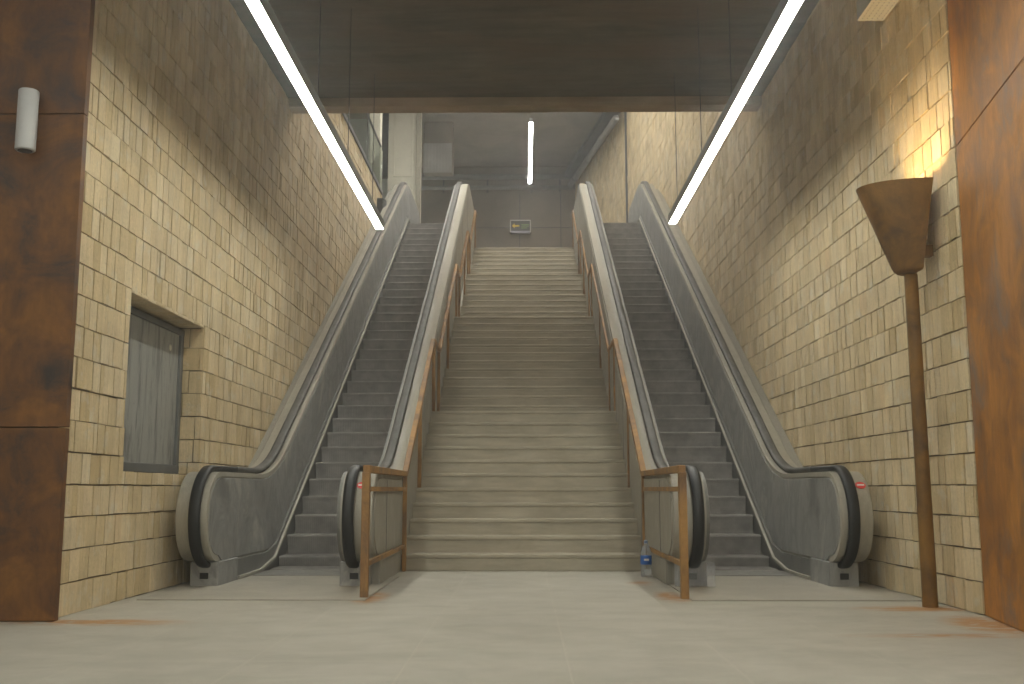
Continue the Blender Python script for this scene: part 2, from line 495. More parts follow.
# head of the niche: blocks seen from below
rn = random.Random(5); u = WY0
while u < WY1-0.02:
    w = min(rn.choice((0.1,0.13,0.16,0.19)), WY1-u); n = len(b.v); zz = WZ1+0.004*rn.random()
    x0, x1 = -WX-WD-0.02, -WX
    b.v += [(x0,u+.004,zz),(x1,u+.004,zz),(x1,u+w-.004,zz),(x0,u+w-.004,zz),(x0,u+.004,zz+.03),(x1,u+.004,zz+.03),(x1,u+w-.004,zz+.03),(x0,u+w-.004,zz+.03)]
    b.f += [(n,n+1,n+2,n+3),(n,n+1,n+5,n+4),(n+1,n+2,n+6,n+5),(n+2,n+3,n+7,n+6),(n+3,n,n+4,n+7)]; b.t += [rn.random()*0.5+0.25]*5
    u += w
b.build('stone_blocks', wlo)

# right wall
RY0, RY1 = 6.82, 21.0
wr = MB().prism_z([(WX+0.012,RY0),(WX+0.45,RY0),(WX+0.45,RY1),(2.62+0.45,25.6),(2.05,32.2),(1.62+0.012,32.0),(2.62+0.012,25.6),(WX+0.012,RY1)], 0, UPZ)
wro = structure(wr.build('wall_right', M['mortar']), 'right wall of yellow stone blocks')
b = Blocks()
b.face((WX, RY0), (0,1), (-1,0), RY1-RY0, 0, UPZ, seed=21)
def seg(b, p, q, z0, z1, seed):
    d = Vector((q[0]-p[0], q[1]-p[1])); L = d.length; d.normalize()
    b.face(p, (d.x,d.y), (-d.y,d.x), L, z0, z1, seed=seed)
seg(b, (WX,RY1), (2.62,25.6), 6.0, UPZ, 22)
seg(b, (2.62,25.6), (1.62,32.0), 6.0, UPZ, 23)
b.build('stone_blocks', wro)

# lower hall ceiling slab with its edge beam
c = MB().box(-7, 7, -6, LIPY, CEILZ, CEILZ+0.4).build('ceiling', M['ceil']); structure(c, 'dark brown stained concrete ceiling of the lower hall')
c = MB().box(-WX+0.0, WX, LIPY, LIPY+0.25, 5.49, CEILZ+0.4).build('trim_1', M['beam'], bevel=0.01); structure(c, 'brown concrete beam at the ceiling edge')

# hall around the camera (behind the picture)
c = MB().box(-7.2, -WX-0.3, 6.56, 6.8, 0, CEILZ).build('wall_front_left', M['hallwall']); structure(c)
c = MB().box(WX+0.15, 7.2, 6.84, 7.1, 0, CEILZ).build('wall_front_right', M['hallwall']); structure(c)
c = MB().box(-7.2, -7, -6, 6.8, 0, CEILZ).build('wall_hall_left', M['hallwall']); structure(c)
c = MB().box(7, 7.2, -6, 6.9, 0, CEILZ).build('wall_hall_right', M['hallwall']); structure(c)
c = MB().box(-7.2,-6.4,-6.2,-6,0,CEILZ).box(6.4,7.2,-6.2,-6,0,CEILZ).box(-6.4,6.4,-6.2,-6,4.9,CEILZ).build('wall_hall_back', M['hallwall']); structure(c)
mm = MB()
for k in range(5): mm.box(-6.4+k*3.2-0.05, -6.4+k*3.2+0.05, -6.15, -6.05, 0, 4.9)
mm.box(-6.4,6.4,-6.15,-6.05,2.5,2.6)
c = mm.build('added_door_1', M['frame']); structure(c, 'added entrance opening behind the camera for fill light')  # unseen opening, added so sky light fills the hall from the front
pl_ = bpy.data.lights.new('fill_portal','AREA'); pl_.shape='RECTANGLE'; pl_.size=12.8; pl_.size_y=4.9; pl_.cycles.is_portal=True
po = bpy.data.objects.new('fill_portal', pl_); COL.objects.link(po); po.location=(0,-6.1,2.45); po.rotation_euler=(math.radians(90),0,0)

# upper hall
c = MB().box(-7, 3.2, 24.35, 32.2, TOPZ-0.4, TOPZ-0.001).build('floor_upper', M['plate']); structure(c, 'upper hall floor')
c = MB().box(-7, -WX-0.46, LIPY, 24.33, TOPZ-0.4, TOPZ-0.001).build('floor_upper_left', M['plate']); structure(c)
wb = MB().box(-3.35, 2.2, 32.0, 32.3, TOPZ-0.3, UPZ+2)
wbo = structure(wb.build('wall_back', M['concrete']), 'dark concrete wall behind the top of the stairs')
c = MB().box(-7, 3.6, LIPY+0.25, 32.3, UPZ, UPZ+0.3).build('ceiling_upper', M['concrete']); structure(c, 'dark ceiling of the upper hall')
c = MB().box(-7.2, WX+0.45, LIPY+0.02, LIPY+0.25, CEILZ+0.4, UPZ).build('wall_upper_front', M['concrete']); structure(c)
c = MB().box(-7.2, -7, LIPY, 32.3, TOPZ-0.4, UPZ).build('wall_upper_left', M['bluewhite']); structure(c)
c = MB().box(-7, -3.36, 27.6, 27.9, TOPZ, UPZ).build('wall_upper_back_left', M['bluewhite']); structure(c)

# pale pier at the end of the left wall, and the dark panel beside it
c = MB().box(-3.22, -2.99, 20.62, 20.9, TOPZ-0.4, UPZ).build('trim_2', M['plaster'], bevel=0.01); structure(c, 'narrow pale pier at the end of the left wall')
c = MB().box(-3.95, -3.55, 26.9, 27.2, 9.15, UPZ).build('trim_3', M['darkmetal'], bevel=0.01); structure(c)

# lift-shaft like pale column with recessed panels
col = empty('clad_column', (-3.12, 26.0, TOPZ), 'pale clad column with framed panels above the left escalator', 'column')
o = MB().box(-3.56, -2.76, 26.05, 26.8, TOPZ, UPZ).build('column_body', M['plaster'], bevel=0.01); o.parent = col; o.matrix_parent_inverse = Matrix.Translation(-Vector(col.location))
def at_parent(o, p):
    o.parent = p; o.location = Vector(o.location) - Vector(p.location); return o
m_ = MB()
for (x0, x1, z0, z1) in ((-3.42,-2.92,8.85,10.85),(-3.42,-2.92,6.6,8.65)):
    m_.box(x0,x1,26.025,26.05,z0,z0+0.03).box(x0,x1,26.025,26.05,z1-0.03,z1).box(x0,x0+0.03,26.025,26.05,z0,z1).box(x1-0.03,x1,26.025,26.05,z0,z1)
at_parent(m_.build('panel_moulding', M['plaster']), col)
at_parent(MB().box(-2.82,-2.70,25.97,26.07,TOPZ,UPZ).build('edge_trim', M['coping'], bevel=0.01), col)

# conduits along the back wall and the side wall
cd = empty('conduit_run', (-0.8, 31.8, 10.3), 'two grey conduits running across the dark back wall', 'pipe')
at_parent(MB().tube([(-3.3,31.80,10.62),(1.6,31.80,10.62)], 0.09, 12).build('conduit', M['pipe'], smooth=True), cd)
at_parent(MB().tube([(-3.3,31.80,10.26),(1.6,31.80,10.26)], 0.07, 12).build('conduit', M['pipe'], smooth=True), cd)
for x in (-2.6,-1.2,0.2,1.1): at_parent(MB().box(x,x+0.05,31.90,31.98,10.15,10.74).build('bracket', M['darkmetal']), cd)
cd = empty('cable_tray', (2.1, 28.8, 10.4), 'grey cable tray and pipe climbing along the right wall of the upper hall', 'cable tray')
d = Vector((1.0,-6.4,0)).normalized(); nn = Vector((-6.4,-1.0,0)).normalized()
def along(t, off, z): 
    p = Vector((1.62,32,0)) + d*t + nn*off; return (p.x,p.y,z)
tr = MB()
A = [along(0.3,0.05,10.55), along(6.3,0.05,10.55), along(6.3,0.42,10.55), along(0.3,0.42,10.55)]
Bv = [(p[0],p[1],10.68) for p in A]
tr.add(A+Bv, [(0,1,2,3),(7,6,5,4),(0,4,5,1),(1,5,6,2),(2,6,7,3),(3,7,4,0)])
at_parent(tr.build('tray', M['darkmetal']), cd)
at_parent(MB().tube([along(0.3,0.22,10.3), along(6.3,0.22,10.3)], 0.09, 12).build('pipe', M['pipe'], smooth=True), cd)
for t in (1.0, 2.8, 4.6):
    p = along(t,0.22,10.3); q = along(t+0.12,0.22,10.3)
    at_parent(MB().tube([p,q], 0.11, 12).build('pipe_collar', M['pipe'], smooth=True), cd)

# seam in the back wall panels
mm = MB()
for x in (-2.3, -0.15, 1.15): mm.box(x-0.012, x+0.012, 31.985, 32.0, TOPZ, 10.1)
mm.box(-3.3,1.6,31.985,32.0,9.0,9.02)
mm.build('panel_joint', M['darkmetal'], wbo)

c = MB().prism_z([(2.575,25.52),(2.66,25.52),(2.66,25.64),(2.575,25.60)], TOPZ, UPZ).build('trim_4', M['darkmetal']); structure(c, 'dark vertical joint in the right wall of the upper hall')

# direction sign at the head of the stairs
sg = empty('direction_sign', (-0.13, 31.9, 9.0), 'small framed sign with a yellow arrow pointing left on the back wall', 'sign')
at_parent(MB().box(-0.43,0.17,31.86,31.97,8.83,9.2).build('sign_face', M['signdark']), sg)
mm = MB().box(-0.45,0.19,31.83,31.98,9.19,9.225).box(-0.46,-0.43,31.83,31.98,8.83,9.2).box(0.17,0.2,31.83,31.98,8.83,9.2)
at_parent(mm.build('sign_frame', M['signframe']), sg)
at_parent(MB().box(-0.43,0.17,31.835,31.98,8.80,8.865).build('sign_strip', M['lavender']), sg)
aw = MB(); y = 31.85
aw.add([(-0.40,y,9.03),(-0.31,y,9.11),(-0.31,y,8.95),(-0.40,y+.01,9.03),(-0.31,y+.01,9.11),(-0.31,y+.01,8.95)], [(0,1,2),(5,4,3),(0,3,4,1),(1,4,5,2),(2,5,3,0)])
aw.box(-0.32,-0.16,y,y+.01,9.005,9.055)
at_parent(aw.build('arrow', M['yellow']), sg)
mm = MB().box(-0.10,0.14,y,y+.01,9.06,9.085).box(-0.10,0.14,y,y+.01,9.01,9.035).box(-0.10,0.08,y,y+.01,8.95,8.975)
at_parent(mm.build('sign_text', M['green']), sg)

# ribbed light sheet on the upper ceiling
rb = empty('ribbed_air_duct', (-2.3, 28, 10.2), 'pale ribbed metal box hanging in the dark upper hall', 'duct')
at_parent(MB().box(-2.82,-2.0,27.85,28.3,9.55,UPZ).build('duct_body', M['concrete'], bevel=0.02), rb)
mm = MB()
for k in range(9): mm.box(-2.80+k*0.088,-2.75+k*0.088,27.80,27.86,9.55,10.35)
at_parent(mm.build('duct_rib', M['ribbed']), rb)
at_parent(MB().box(-2.82,-2.02,27.83,27.86,9.53,10.37).build('duct_face', M['ribbed']), rb)

# glass balustrade of the upper gallery above the left wall
gb = empty('glass_balustrade', (-3.05, 16.5, LTOP), 'glass gallery balustrade with dark rail on top of the left wall', 'balustrade')
at_parent(MB().box(-3.0,-2.90,LIPY+0.3,20.5,LTOP,LTOP+0.07).build('base_rail', M['darkmetal']), gb)
for k in range(4):
    y0 = LIPY+0.35+k*2.04
    at_parent(MB().box(-2.965,-2.95,y0,y0+2.0,LTOP+0.07,LTOP+1.0).build('glass_panel', M['glass']), gb)
at_parent(MB().tube([(-2.957,LIPY+0.3,LTOP+1.02),(-2.957,20.5,LTOP+1.02)],0.025,8).build('top_rail', M['darkmetal'], smooth=True), gb)

# small dark speaker near the head of the left escalator
sp = empty('wall_speaker', (-2.85, 20.0, 6.35), 'small dark grey speaker on the left wall by the top of the escalator', 'speaker')
at_parent(MB().prism_z([(-2.93,19.9),(-2.93,20.25),(-2.84,20.25),(-2.76,20.1),(-2.8,19.9)], 6.15, 6.52).build('speaker_body', M['darkmetal'], bevel=0.01), sp)
at_parent(MB().box(-2.92,-2.82,19.888,19.9,6.18,6.49).build('grille', M['black']), sp)

# ------------------------------------------------------------------ window in the niche
wn = bpy.data.objects.new('window_1', None); COL.objects.link(wn); wn.location = (-WX-WD, (WY0+WY1)/2, WZ0)
structure(wn, 'grimy grey covered window in the left wall niche')
xf0, xf1 = -WX-WD-0.03, -WX-WD+0.03
fr = MB()
fr.box(xf0,xf1,WY0+0.01,WY1-0.01,WZ1-0.075,WZ1-0.02).box(xf0,xf1,WY0+0.01,WY1-0.01,WZ0+0.005,WZ0+0.08)
fr.box(xf0,xf1,WY0+0.01,WY0+0.07,WZ0+0.08,WZ1-0.075).box(xf0,xf1,WY1-0.09,WY1-0.02,WZ0+0.08,WZ1-0.075)
at_parent(fr.build('window_frame', M['frame'], bevel=0.006), wn)
at_parent(MB().box(xf0+0.005,xf1-0.025,WY0+0.05,WY1-0.06,WZ0+0.06,WZ1-0.07).build('window_pane', M['grime']), wn)
at_parent(MB().add(*(lambda n=14: ([(xf1-0.02,8.98+0.028*math.cos(6.283*k/n),2.03+0.028*math.sin(6.283*k/n)) for k in range(n)]+[(xf1-0.014,8.98+0.028*math.cos(6.283*k/n),2.03+0.028*math.sin(6.283*k/n)) for k in range(n)],[tuple(range(n))[::-1],tuple(range(n,2*n))]+[(k,(k+1)%n,n+(k+1)%n,n+k) for k in range(n)]))()).build('round_sticker', M['plaster']), wn)

# ------------------------------------------------------------------ rusted steel pillar plates
tl = empty('rusted_steel_cladding', (-3.6, 6.48, 0), 'dark brown rusted steel cladding left of the stone wall, cylinder lamp on it', 'cladding')
mm = MB()
zs = [0.0, 1.18, 3.22, CEILZ]
for a, c_ in zip(zs[:-1], zs[1:]):
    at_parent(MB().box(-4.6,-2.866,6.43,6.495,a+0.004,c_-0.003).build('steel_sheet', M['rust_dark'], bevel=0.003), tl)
tr_ = empty('rusted_steel_cladding', (2.8, 5.7, 0), 'bright orange rusted steel cladding right of the stone wall and rusted lamp', 'cladding')
sl = 0.163
def rp(y): return WX - (6.81-y)*sl
for a, c_ in ((0.0,3.10),(3.10,CEILZ)):
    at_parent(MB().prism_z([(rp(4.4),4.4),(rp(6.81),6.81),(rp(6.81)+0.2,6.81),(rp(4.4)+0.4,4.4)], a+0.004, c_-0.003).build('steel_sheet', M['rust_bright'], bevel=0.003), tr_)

# white cylinder lamp
wlmp = empty('cylinder_wall_lamp', (-3.19, 6.34, 3.14), 'white cylinder wall lamp, unlit, on the dark rusted cladding', 'wall lamp')
prof = [(0.050,-0.20),(0.056,-0.20),(0.062,-0.194),(0.062,0.194),(0.058,0.20),(0.050,0.20)]
at_parent(auto_smooth(MB().lathe(prof, (-3.19,6.335,3.14), 28).build('lamp_tube', M['whitepaint'])), wlmp)
at_parent(MB().box(-3.215,-3.165,6.38,6.432,3.05,3.23).build('mounting_bracket', M['lampbody']), wlmp)
at_parent(MB().lathe([(0.04,-0.204),(0.044,-0.203),(0.044,-0.198),(0.02,-0.196)], (-3.19,6.335,3.14), 24).build('lens', M['darkmetal']), wlmp)

# ------------------------------------------------------------------ staircase
SW = 1.215
RISE = 0.163
flights = [(10.40, 0, 11, 0.30), (None, 11, 12, 0.30), (None, 23, 9, 0.30), (None, 32, 7, 0.30)]
edges = []       # (y of riser, z top) per step
y = 10.40; LAND = 0.80 + 0.30
lands = [11, 23, 32]
stair_y0 = 10.40
noselist = []
tread = 0.292
for k in range(40):
    noselist.append((y, (k+1)*RISE))
    y += LAND if (k+1) in lands else tread
STEND = noselist[-1][0]
st = empty('staircase', (0, stair_y0, 0), 'wide dusty stone staircase rising between the two escalators', 'staircase')
for k, (yy, zz) in enumerate(noselist):
    ynext = noselist[k+1][0] if k < 39 else 24.9
    s_ = MB()
    s_.box(-SW, SW, yy+0.010, ynext+0.012, zz-RISE-(0.02 if k else 0), zz-0.036)        # riser body
    s_.box(-SW, SW, yy-0.001, ynext+0.013, zz-0.036, zz)                 # tread slab with nosing
    at_parent(s_.build('stone_step', M['stairs'], bevel=0.006), st)
# the mass below
poly = [(noselist[0][0]+0.3, 0.0), (24.5, 6.1), (24.5, 5.2), (noselist[0][0]+2.5, 0.0)]
at_parent(MB().prism([(10.85,0.0),(24.3,5.75),(24.3,5.0),(13.0,0.0)], -SW+0.01, SW-0.01).build('stair_slab', M['concrete']), st)

# ------------------------------------------------------------------ escalators
S = math.tan(math.radians(30)); YN = 10.6; HZ = 0.98
YT = YN + TOPZ/S
def arc(cy, cz, r, a0, a1, n):
    return [(cy + r*math.cos(math.radians(a0+(a1-a0)*i/n)), cz + r*math.sin(math.radians(a0+(a1-a0)*i/n))) for i in range(n+1)]
RN = 0.405
TL = 2.0*math.tan(math.radians(15))
def rail_path():
    p = arc(8.75, HZ-RN, RN, 270, 90, 26)
    p += [(9.4, HZ)] + arc(YN-TL, HZ+2.0, 2.0, 270, 300, 8)
    q = arc(YT+TL, HZ+TOPZ-2.0, 2.0, 120, 90, 8)
    p += q + [(24.1, HZ+TOPZ)] + arc(24.2, HZ+TOPZ-RN, RN, 90, -90, 18)
    return p
RP = rail_path()
body_top = offset(RP, 0.035)
panel_top = offset(RP, 0.085)

def step_mesh():
    prof = [(0.0,0.0),(-0.004,-0.012),(0.010,-0.05),(0.024,-0.11),(0.034,-0.17),(0.038,-0.225),(0.41,-0.225),(0.41,0.0)]
    m = MB().prism(prof, -0.495, 0.495)
    rib = [(0.01,0.006),(-0.008,0.003),(-0.010,-0.012),(0.004,-0.05),(0.018,-0.11),(0.028,-0.17),(0.032,-0.22),(0.05,-0.22),(0.05,-0.004),(0.40,-0.004),(0.40,0.006)]
    n = 44
    for i in range(n):
        x = -0.49 + 0.98*(i+0.25)/n
        m.prism(rib, x, x+0.98/n*0.5)
    return m
SM = step_mesh()
me_src = SM.build('escalator_step', M['step'])
step_data = me_src.data
bpy.data.objects.remove(me_src, do_unlink=True)

def make_escalator(side, label):
    X = -2.03 if side < 0 else 1.995
    root = empty('escalator', (X, YN, 0), label, 'escalator', None)
    def P(mb, name, mat, parent=None, **kw):
        o = mb.build(name, mat, **kw)
        # geometry is written in world space: hand it over to the parent keeping its place
        if parent is None or parent is root:
            o.parent = root; o.location = Vector(o.location)-Vector(root.location)
        else:
            o.parent = parent
        return o
    # steps
    for k in range(33):
        o = bpy.data.objects.new('step', step_data); COL.objects.link(o); o.parent = root
        o.location = (0, 10.80-YN+0.3464*k, 0.115+0.2*k)
    for k in range(1, 3):
        o = bpy.data.objects.new('step', step_data); COL.objects.link(o); o.parent = root
        o.location = (0, 10.80-YN-0.36*k+ (0.0), 0.012 if k == 1 else 0.004)
    # comb plates and floor plates
    P(MB().box(X-0.53,X+0.53,9.72,10.28,0.0,0.016), 'comb_plate', M['comb'], bevel=0.003)
    P(MB().box(X-0.79,X+0.87*1,7.66,9.72,0.0,0.010), 'floor_plate', M['plate'], bevel=0.003)
    P(MB().box(X-0.53,X+0.53,22.25,24.34,TOPZ-0.1,TOPZ), 'floor_plate', M['comb'])
    for w in ('inner', 'outer'):
        s = side if w == 'outer' else -side
        def bx(a, b_): return (X+s*a, X+s*b_) if s > 0 else (X+s*b_, X+s*a)
        wid = 0.78 if w == 'outer' else 0.81
        mbod = M['steel'] if w == 'outer' else M['steel_side']
        # body of the balustrade
        low = [(24.3, TOPZ-0.5), (21.6, TOPZ-0.9), (12.2, 0.0), (10.0, 0.0), (8.9, 0.0), (8.9, 0.20)]
        x0, x1 = bx(0.535, wid)
        bal = P(MB().prism(body_top+low, x0, x1), 'balustrade', mbod, bevel=0.012)
        auto_smooth(bal, 40)
        # darker side sheets, set proud of the body, with the plinth below
        def sheet(xa, xb, z_flat, z_inc, name, mat, parent, y_from=8.8):
            top = [p for p in panel_top if p[1] > z_flat+0.005 or p[0] > 15]
            top = [p for p in top if not (p[0] > 23.9 and p[1] < TOPZ+0.22)]
            yb = YN + (z_flat - z_inc)/S
            bot = [(24.2, TOPZ+0.2), (YT+0.3, TOPZ+0.2), (YT-0.15, TOPZ+z_inc-0.10), (yb+0.25, z_flat+0.16), (yb, z_flat+0.04), (yb-0.3, z_flat)]
            bot += [(8.86, z_flat)]
            m = MB().prism(top+bot, min(xa,xb), max(xa,xb))
            o = m.build(name, mat, bevel=0.006); o.parent = parent; return o
        sheet(X+s*0.522, X+s*0.537, 0.205, 0.17, 'side_sheet', M['panel'], bal)
        if w == 'inner':
            top = [p for p in panel_top if p[1] > 0.21 or p[0] > 15]
            top = [p for p in top if not (p[0] > 23.9 and p[1] < TOPZ+0.22)]
            bot = [(24.2,TOPZ+0.0),(21.6,TOPZ-0.45),(11.2,0.2),(8.86,0.205)]
            o = MB().prism(top+bot, *sorted((X+s*(wid-0.003), X+s*(wid+0.010)))).build('side_sheet', M['steel_side'], bevel=0.006); o.parent = bal
            for yy in (9.15, 10.6, 12.4, 14.2, 16.0, 17.8, 19.6, 21.4):
                zt = HZ-0.1 if yy < YN else HZ-0.1+S*(yy-YN)
                zb_ = 0.21 if yy < 11 else max(0.21, zt-1.3)
                o = MB().box(*sorted((X+s*(wid+0.009), X+s*(wid+0.013))), yy-0.004, yy+0.004, zb_, zt).build('sheet_joint', M['darkmetal']); o.parent = bal
        else:
            # deck closing the gap to the stone wall
            fd = [p for p in offset(RP, 0.15) if 9.9 < p[0] < 23 and p[1] > 0.9]
            fl = [(23.0, TOPZ+0.4),(YT, TOPZ+0.2),(10.2, 0.5)]
            o = MB().prism(fd+fl, *bx(0.77, 0.895 if side < 0 else 0.925)).build('wall_deck', M['steel_side']); o.parent = bal
        if w == 'inner':
            cp = [p for p in offset(RP, 0.033) if 9.2 < p[0] < 24.0 and p[1] > 0.9 and not (p[0] > 23.9 and p[1] < TOPZ+0.9)]
            o = MB().sweep(cp, [(-0.045,-0.004),(0.045,-0.004),(0.045,0.005),(-0.045,0.005)], X+s*0.762).build('coping_strip', M['coping']); o.parent = bal
        # plinth with its end block
        o = MB().box(*bx(0.50,0.74), 8.70, 9.28, 0.0, 0.205).build('end_block', M['panel'], bevel=0.008); o.parent = bal
        o = MB().box(*bx(0.585,0.655), 8.692, 8.702, 0.065, 0.115).build('sensor_window', M['black']); o.parent = bal
        # skirt beside the steps
        sk = [(9.28,0.0),(9.28,0.19),(10.35,0.19),(10.75,0.26),(YT,TOPZ+0.16),(24.2,TOPZ+0.16),(24.2,TOPZ-0.3),(YT,TOPZ-0.4),(10.9,-0.02)]
        P(MB().prism(sk, *bx(0.508,0.53)), 'skirt', M['skirt'])
        # pale trim line along the skirt
        tp = [(9.30,0.028),(9.7,0.028),(10.1,0.035),(10.35,0.075),(10.6,0.17)]
        n_ = 10
        for i in range(1, n_+1):
            yy = 10.6 + (YT-10.6)*i/n_; tp.append((yy, 0.09+S*(yy-YN)+ (0.0)))
        tp[4] = (10.62, 0.115)
        tp += [(YT+0.5,TOPZ+0.09),(24.1,TOPZ+0.09)]
        P(MB().sweep(tp, [(-0.016,-0.014),(0.016,-0.014),(0.016,0.014),(-0.016,0.014)], X+s*0.50), 'skirt_trim', M['guide'])
        # bright guide between sheet and handrail
        P(MB().sweep(offset(RP,0.055), [(-0.012,-0.02),(0.012,-0.02),(0.012,0.02),(-0.012,0.02)], X+s*0.535), 'guide_trim', M['guide'] if w == 'outer' else M['skirt'])
        # handrail
        hs = [(-0.045,-0.018),(-0.045,0.004),(-0.036,0.015),(-0.018,0.019),(0.018,0.019),(0.036,0.015),(0.045,0.004),(0.045,-0.018),(0.030,-0.034),(-0.030,-0.034)]
        hp = offset(RP, 0.0)
        tail = [(8.98,0.20),(8.90,0.175)]
        hp = tail + hp
        auto_smooth(P(MB().sweep(hp, hs, X+s*0.615), 'handrail', M['rubber']), 50)
        fp = [p for p in offset(RP, -0.003) if p[0] > 9.3 and p[0] < 24.0 and p[1] > 0.9 and not (p[0] > 23.9 and p[1] < TOPZ+0.9)]
        fsx = [(u*1.06, v*1.06) for (u, v) in hs]
        auto_smooth(P(MB().sweep(fp, fsx, X+s*0.615), 'handrail_film', M['wrap']), 50)
    return root, P

escL, PL = make_escalator(-1, 'left escalator between the stone wall with the window and the stairs')
escR, PR = make_escalator(1, 'right escalator beside the wall with the rusted cone lamp')

def no_entry(P, x, ang, r=0.036):
    """red oval sticker with a pale bar on the round newel face"""
    a = math.radians(ang); R_ = RN-0.033
    cy, cz = 8.75+R_*math.cos(a), HZ-RN+R_*math.sin(a)
    nrm = Vector((0, math.cos(a), math.sin(a))); tan = Vector((0,-math.sin(a),math.cos(a)))
    c0 = Vector((x,cy,cz)); m = MB(); n = 20
    v0 = [c0+Vector((r*1.15*math.cos(6.2832*k/n),0,0))+tan*(r*math.sin(6.2832*k/n)) for k in range(n)]
    m.add(v0+[v+nrm*0.004 for v in v0], [tuple(range(n)),tuple(range(n,2*n))]+[(k,(k+1)%n,n+(k+1)%n,n+k) for k in range(n)])
    st_ = P(m, 'no_entry_sticker', M['red'])
    q = [c0+nrm*0.0045+Vector((sx*r*0.8,0,0))+tan*(sz*r*0.22) for sx, sz in ((-1,-1),(1,-1),(1,1),(-1,1))]
    o = MB().add(q+[v+nrm*0.002 for v in q], [(0,1,2,3),(4,5,6,7),(0,1,5,4),(1,2,6,5),(2,3,7,6),(3,0,4,7)]).build('sticker_bar', M['stickerwhite'])
    o.parent = st_
no_entry(PR, 1.995+0.715, 137)
no_entry(PL, -2.03+0.705, 137)

# fix parenting of sub-parts: their vertices are in world space while their parent sits at the root's offset
for root in (escL, escR):
    pass

# ------------------------------------------------------------------ rusted railings
def stair_z(yv):
    z = 0
    for (yy, zz) in noselist:
        if yv >= yy: z = zz
    return z
def railing(side, label):
    x = -1.19 if side < 0 else 1.175
    root = empty('stair_railing', (x, 7.82, 0), label, 'railing')
    w = 0.028
    top = [(7.82,0.95),(10.35,0.95)]
    L1 = noselist[10]; L2 = noselist[22]; L3 = noselist[31]; L4 = noselist[39]
    G = 0.90
    top += [(L1[0], L1[1]+G+0.02), (noselist[11][0]-0.15, L1[1]+G+0.02), (L2[0], L2[1]+G), (noselist[23][0]-0.15, L2[1]+G), (L3[0], L3[1]+G), (noselist[32][0]-0.15, L3[1]+G), (L4[0], L4[1]+G), (L4[0]+0.35, L4[1]+G)]
    m = MB().sweep(top, [(-w,-w),(w,-w),(w,w),(-w,w)], x)
    at_parent(m.build('top_rail', M['rust_rail'], bevel=0.006), root)
    at_parent(MB().sweep([(7.84,0.80),(10.30,0.80)], [(-.014,-.018),(.014,-.018),(.014,.018),(-.014,.018)], x).build('mid_rail', M['rust_rail']), root)
    at_parent(MB().sweep([(7.84,0.245),(10.30,0.245)], [(-.014,-.018),(.014,-.018),(.014,.018),(-.014,.018)], x).build('bottom_rail', M['rust_rail']), root)
    def zt(yv):
        for (a, b_) in zip(top[:-1], top[1:]):
            if a[0] <= yv <= b_[0]: return a[1]+(b_[1]-a[1])*(yv-a[0])/(b_[0]-a[0])
        return top[-1][1]
    hw = 0.029
    at_parent(MB().box(x-hw,x+hw,7.79,7.85,0,0.925).build('newel_post', M['rust_rail'], bevel=0.005), root)
    for yv in (10.36, 11.75, L1[0]+0.12, noselist[11][0]-0.2, 15.9, L2[0]+0.12, noselist[23][0]-0.2, 20.1, L3[0]+0.12, noselist[32][0]-0.2, L4[0]+0.15):
        z0 = stair_z(yv-0.022)
        at_parent(MB().box(x-0.02,x+0.02,yv-0.022,yv+0.022,z0,zt(yv)-0.02).build('post', M['rust_rail'], bevel=0.004), root)
    return root
railing(-1, 'rusted steel railing along the left edge of the stairs')
railing(1, 'rusted steel railing along the right edge of the stairs, bottle at its foot')

# ------------------------------------------------------------------ linear lamps
def linear_lamp(x, y0, y1, z, label, group, mat, width=0.088, cables=(), ceil=CEILZ, name='linear_pendant_lamp'):
    root = empty(name, (x, (y0+y1)/2, z), label, 'pendant lamp', group)
    h = 0.09; w = width/2
    at_parent(MB().box(x-w-0.006,x-w,y0,y1,z,z+h).box(x+w,x+w+0.006,y0,y1,z,z+h).box(x-w-0.006,x+w+0.006,y0,y1,z+h,z+h+0.01).box(x-w,x+w,y0-0.008,y0,z,z+h+0.01).box(x-w,x+w,y1,y1+0.008,z,z+h+0.01).build('lamp_housing', M['lampbody']), root)
    at_parent(MB().box(x-w,x+w,y0,y1,z+0.001,z+0.012).build('diffuser', mat), root)
    for cy in cables:
        at_parent(MB().tube([(x,cy,z+h),(x,cy,ceil)], 0.004, 6).build('suspension_cable', M['cable']), root)
    return root
linear_lamp(-1.745, 0.9, 12.15, 3.9, 'long glowing linear lamp hanging above the left escalator', 'long linear lamps over the escalators', M['diff'], cables=(2.6,5.6,8.36,9.85,11.5))
linear_lamp(1.745, 0.9, 11.92, 3.9, 'long glowing linear lamp hanging above the right escalator', 'long linear lamps over the escalators', M['diff'], cables=(2.6,5.6,8.36,9.85,11.5))
linear_lamp(0.17, 25.6, 31.0, 10.15, 'short glowing linear lamp in the dark upper hall above the sign', None, M['diff_up'], width=0.10, cables=(26.5,30.2), ceil=UPZ)
linear_lamp(1.2, 14.0, 24.8, 10.75, 'added fill lamp out of view above the ceiling edge, right', None, M['fill_top'], width=0.13, cables=(15,19.5), ceil=UPZ)  # this pair is added out of view to brighten the upper hall
linear_lamp(-1.6, 14.0, 24.8, 10.75, 'added fill lamp out of view above the ceiling edge, left', None, M['fill_top'], width=0.13, cables=(15,19.5), ceil=UPZ)
linear_lamp(-4.6, -4.5, 3.5, 5.2, 'added fill lamp left of the camera, out of view', None, M['fill_hall'], width=0.16, cables=(-3,2))  # these three are added out of view to lift the lower hall
linear_lamp(4.6, -4.5, 3.5, 5.2, 'added fill lamp right of the camera, out of view', None, M['fill_hall'], width=0.16, cables=(-3,2))
linear_lamp(0.0, -5.0, -0.8, 5.2, 'added fill lamp behind the camera', None, M['fill_hall'], width=0.16, cables=(-4,-1.5))

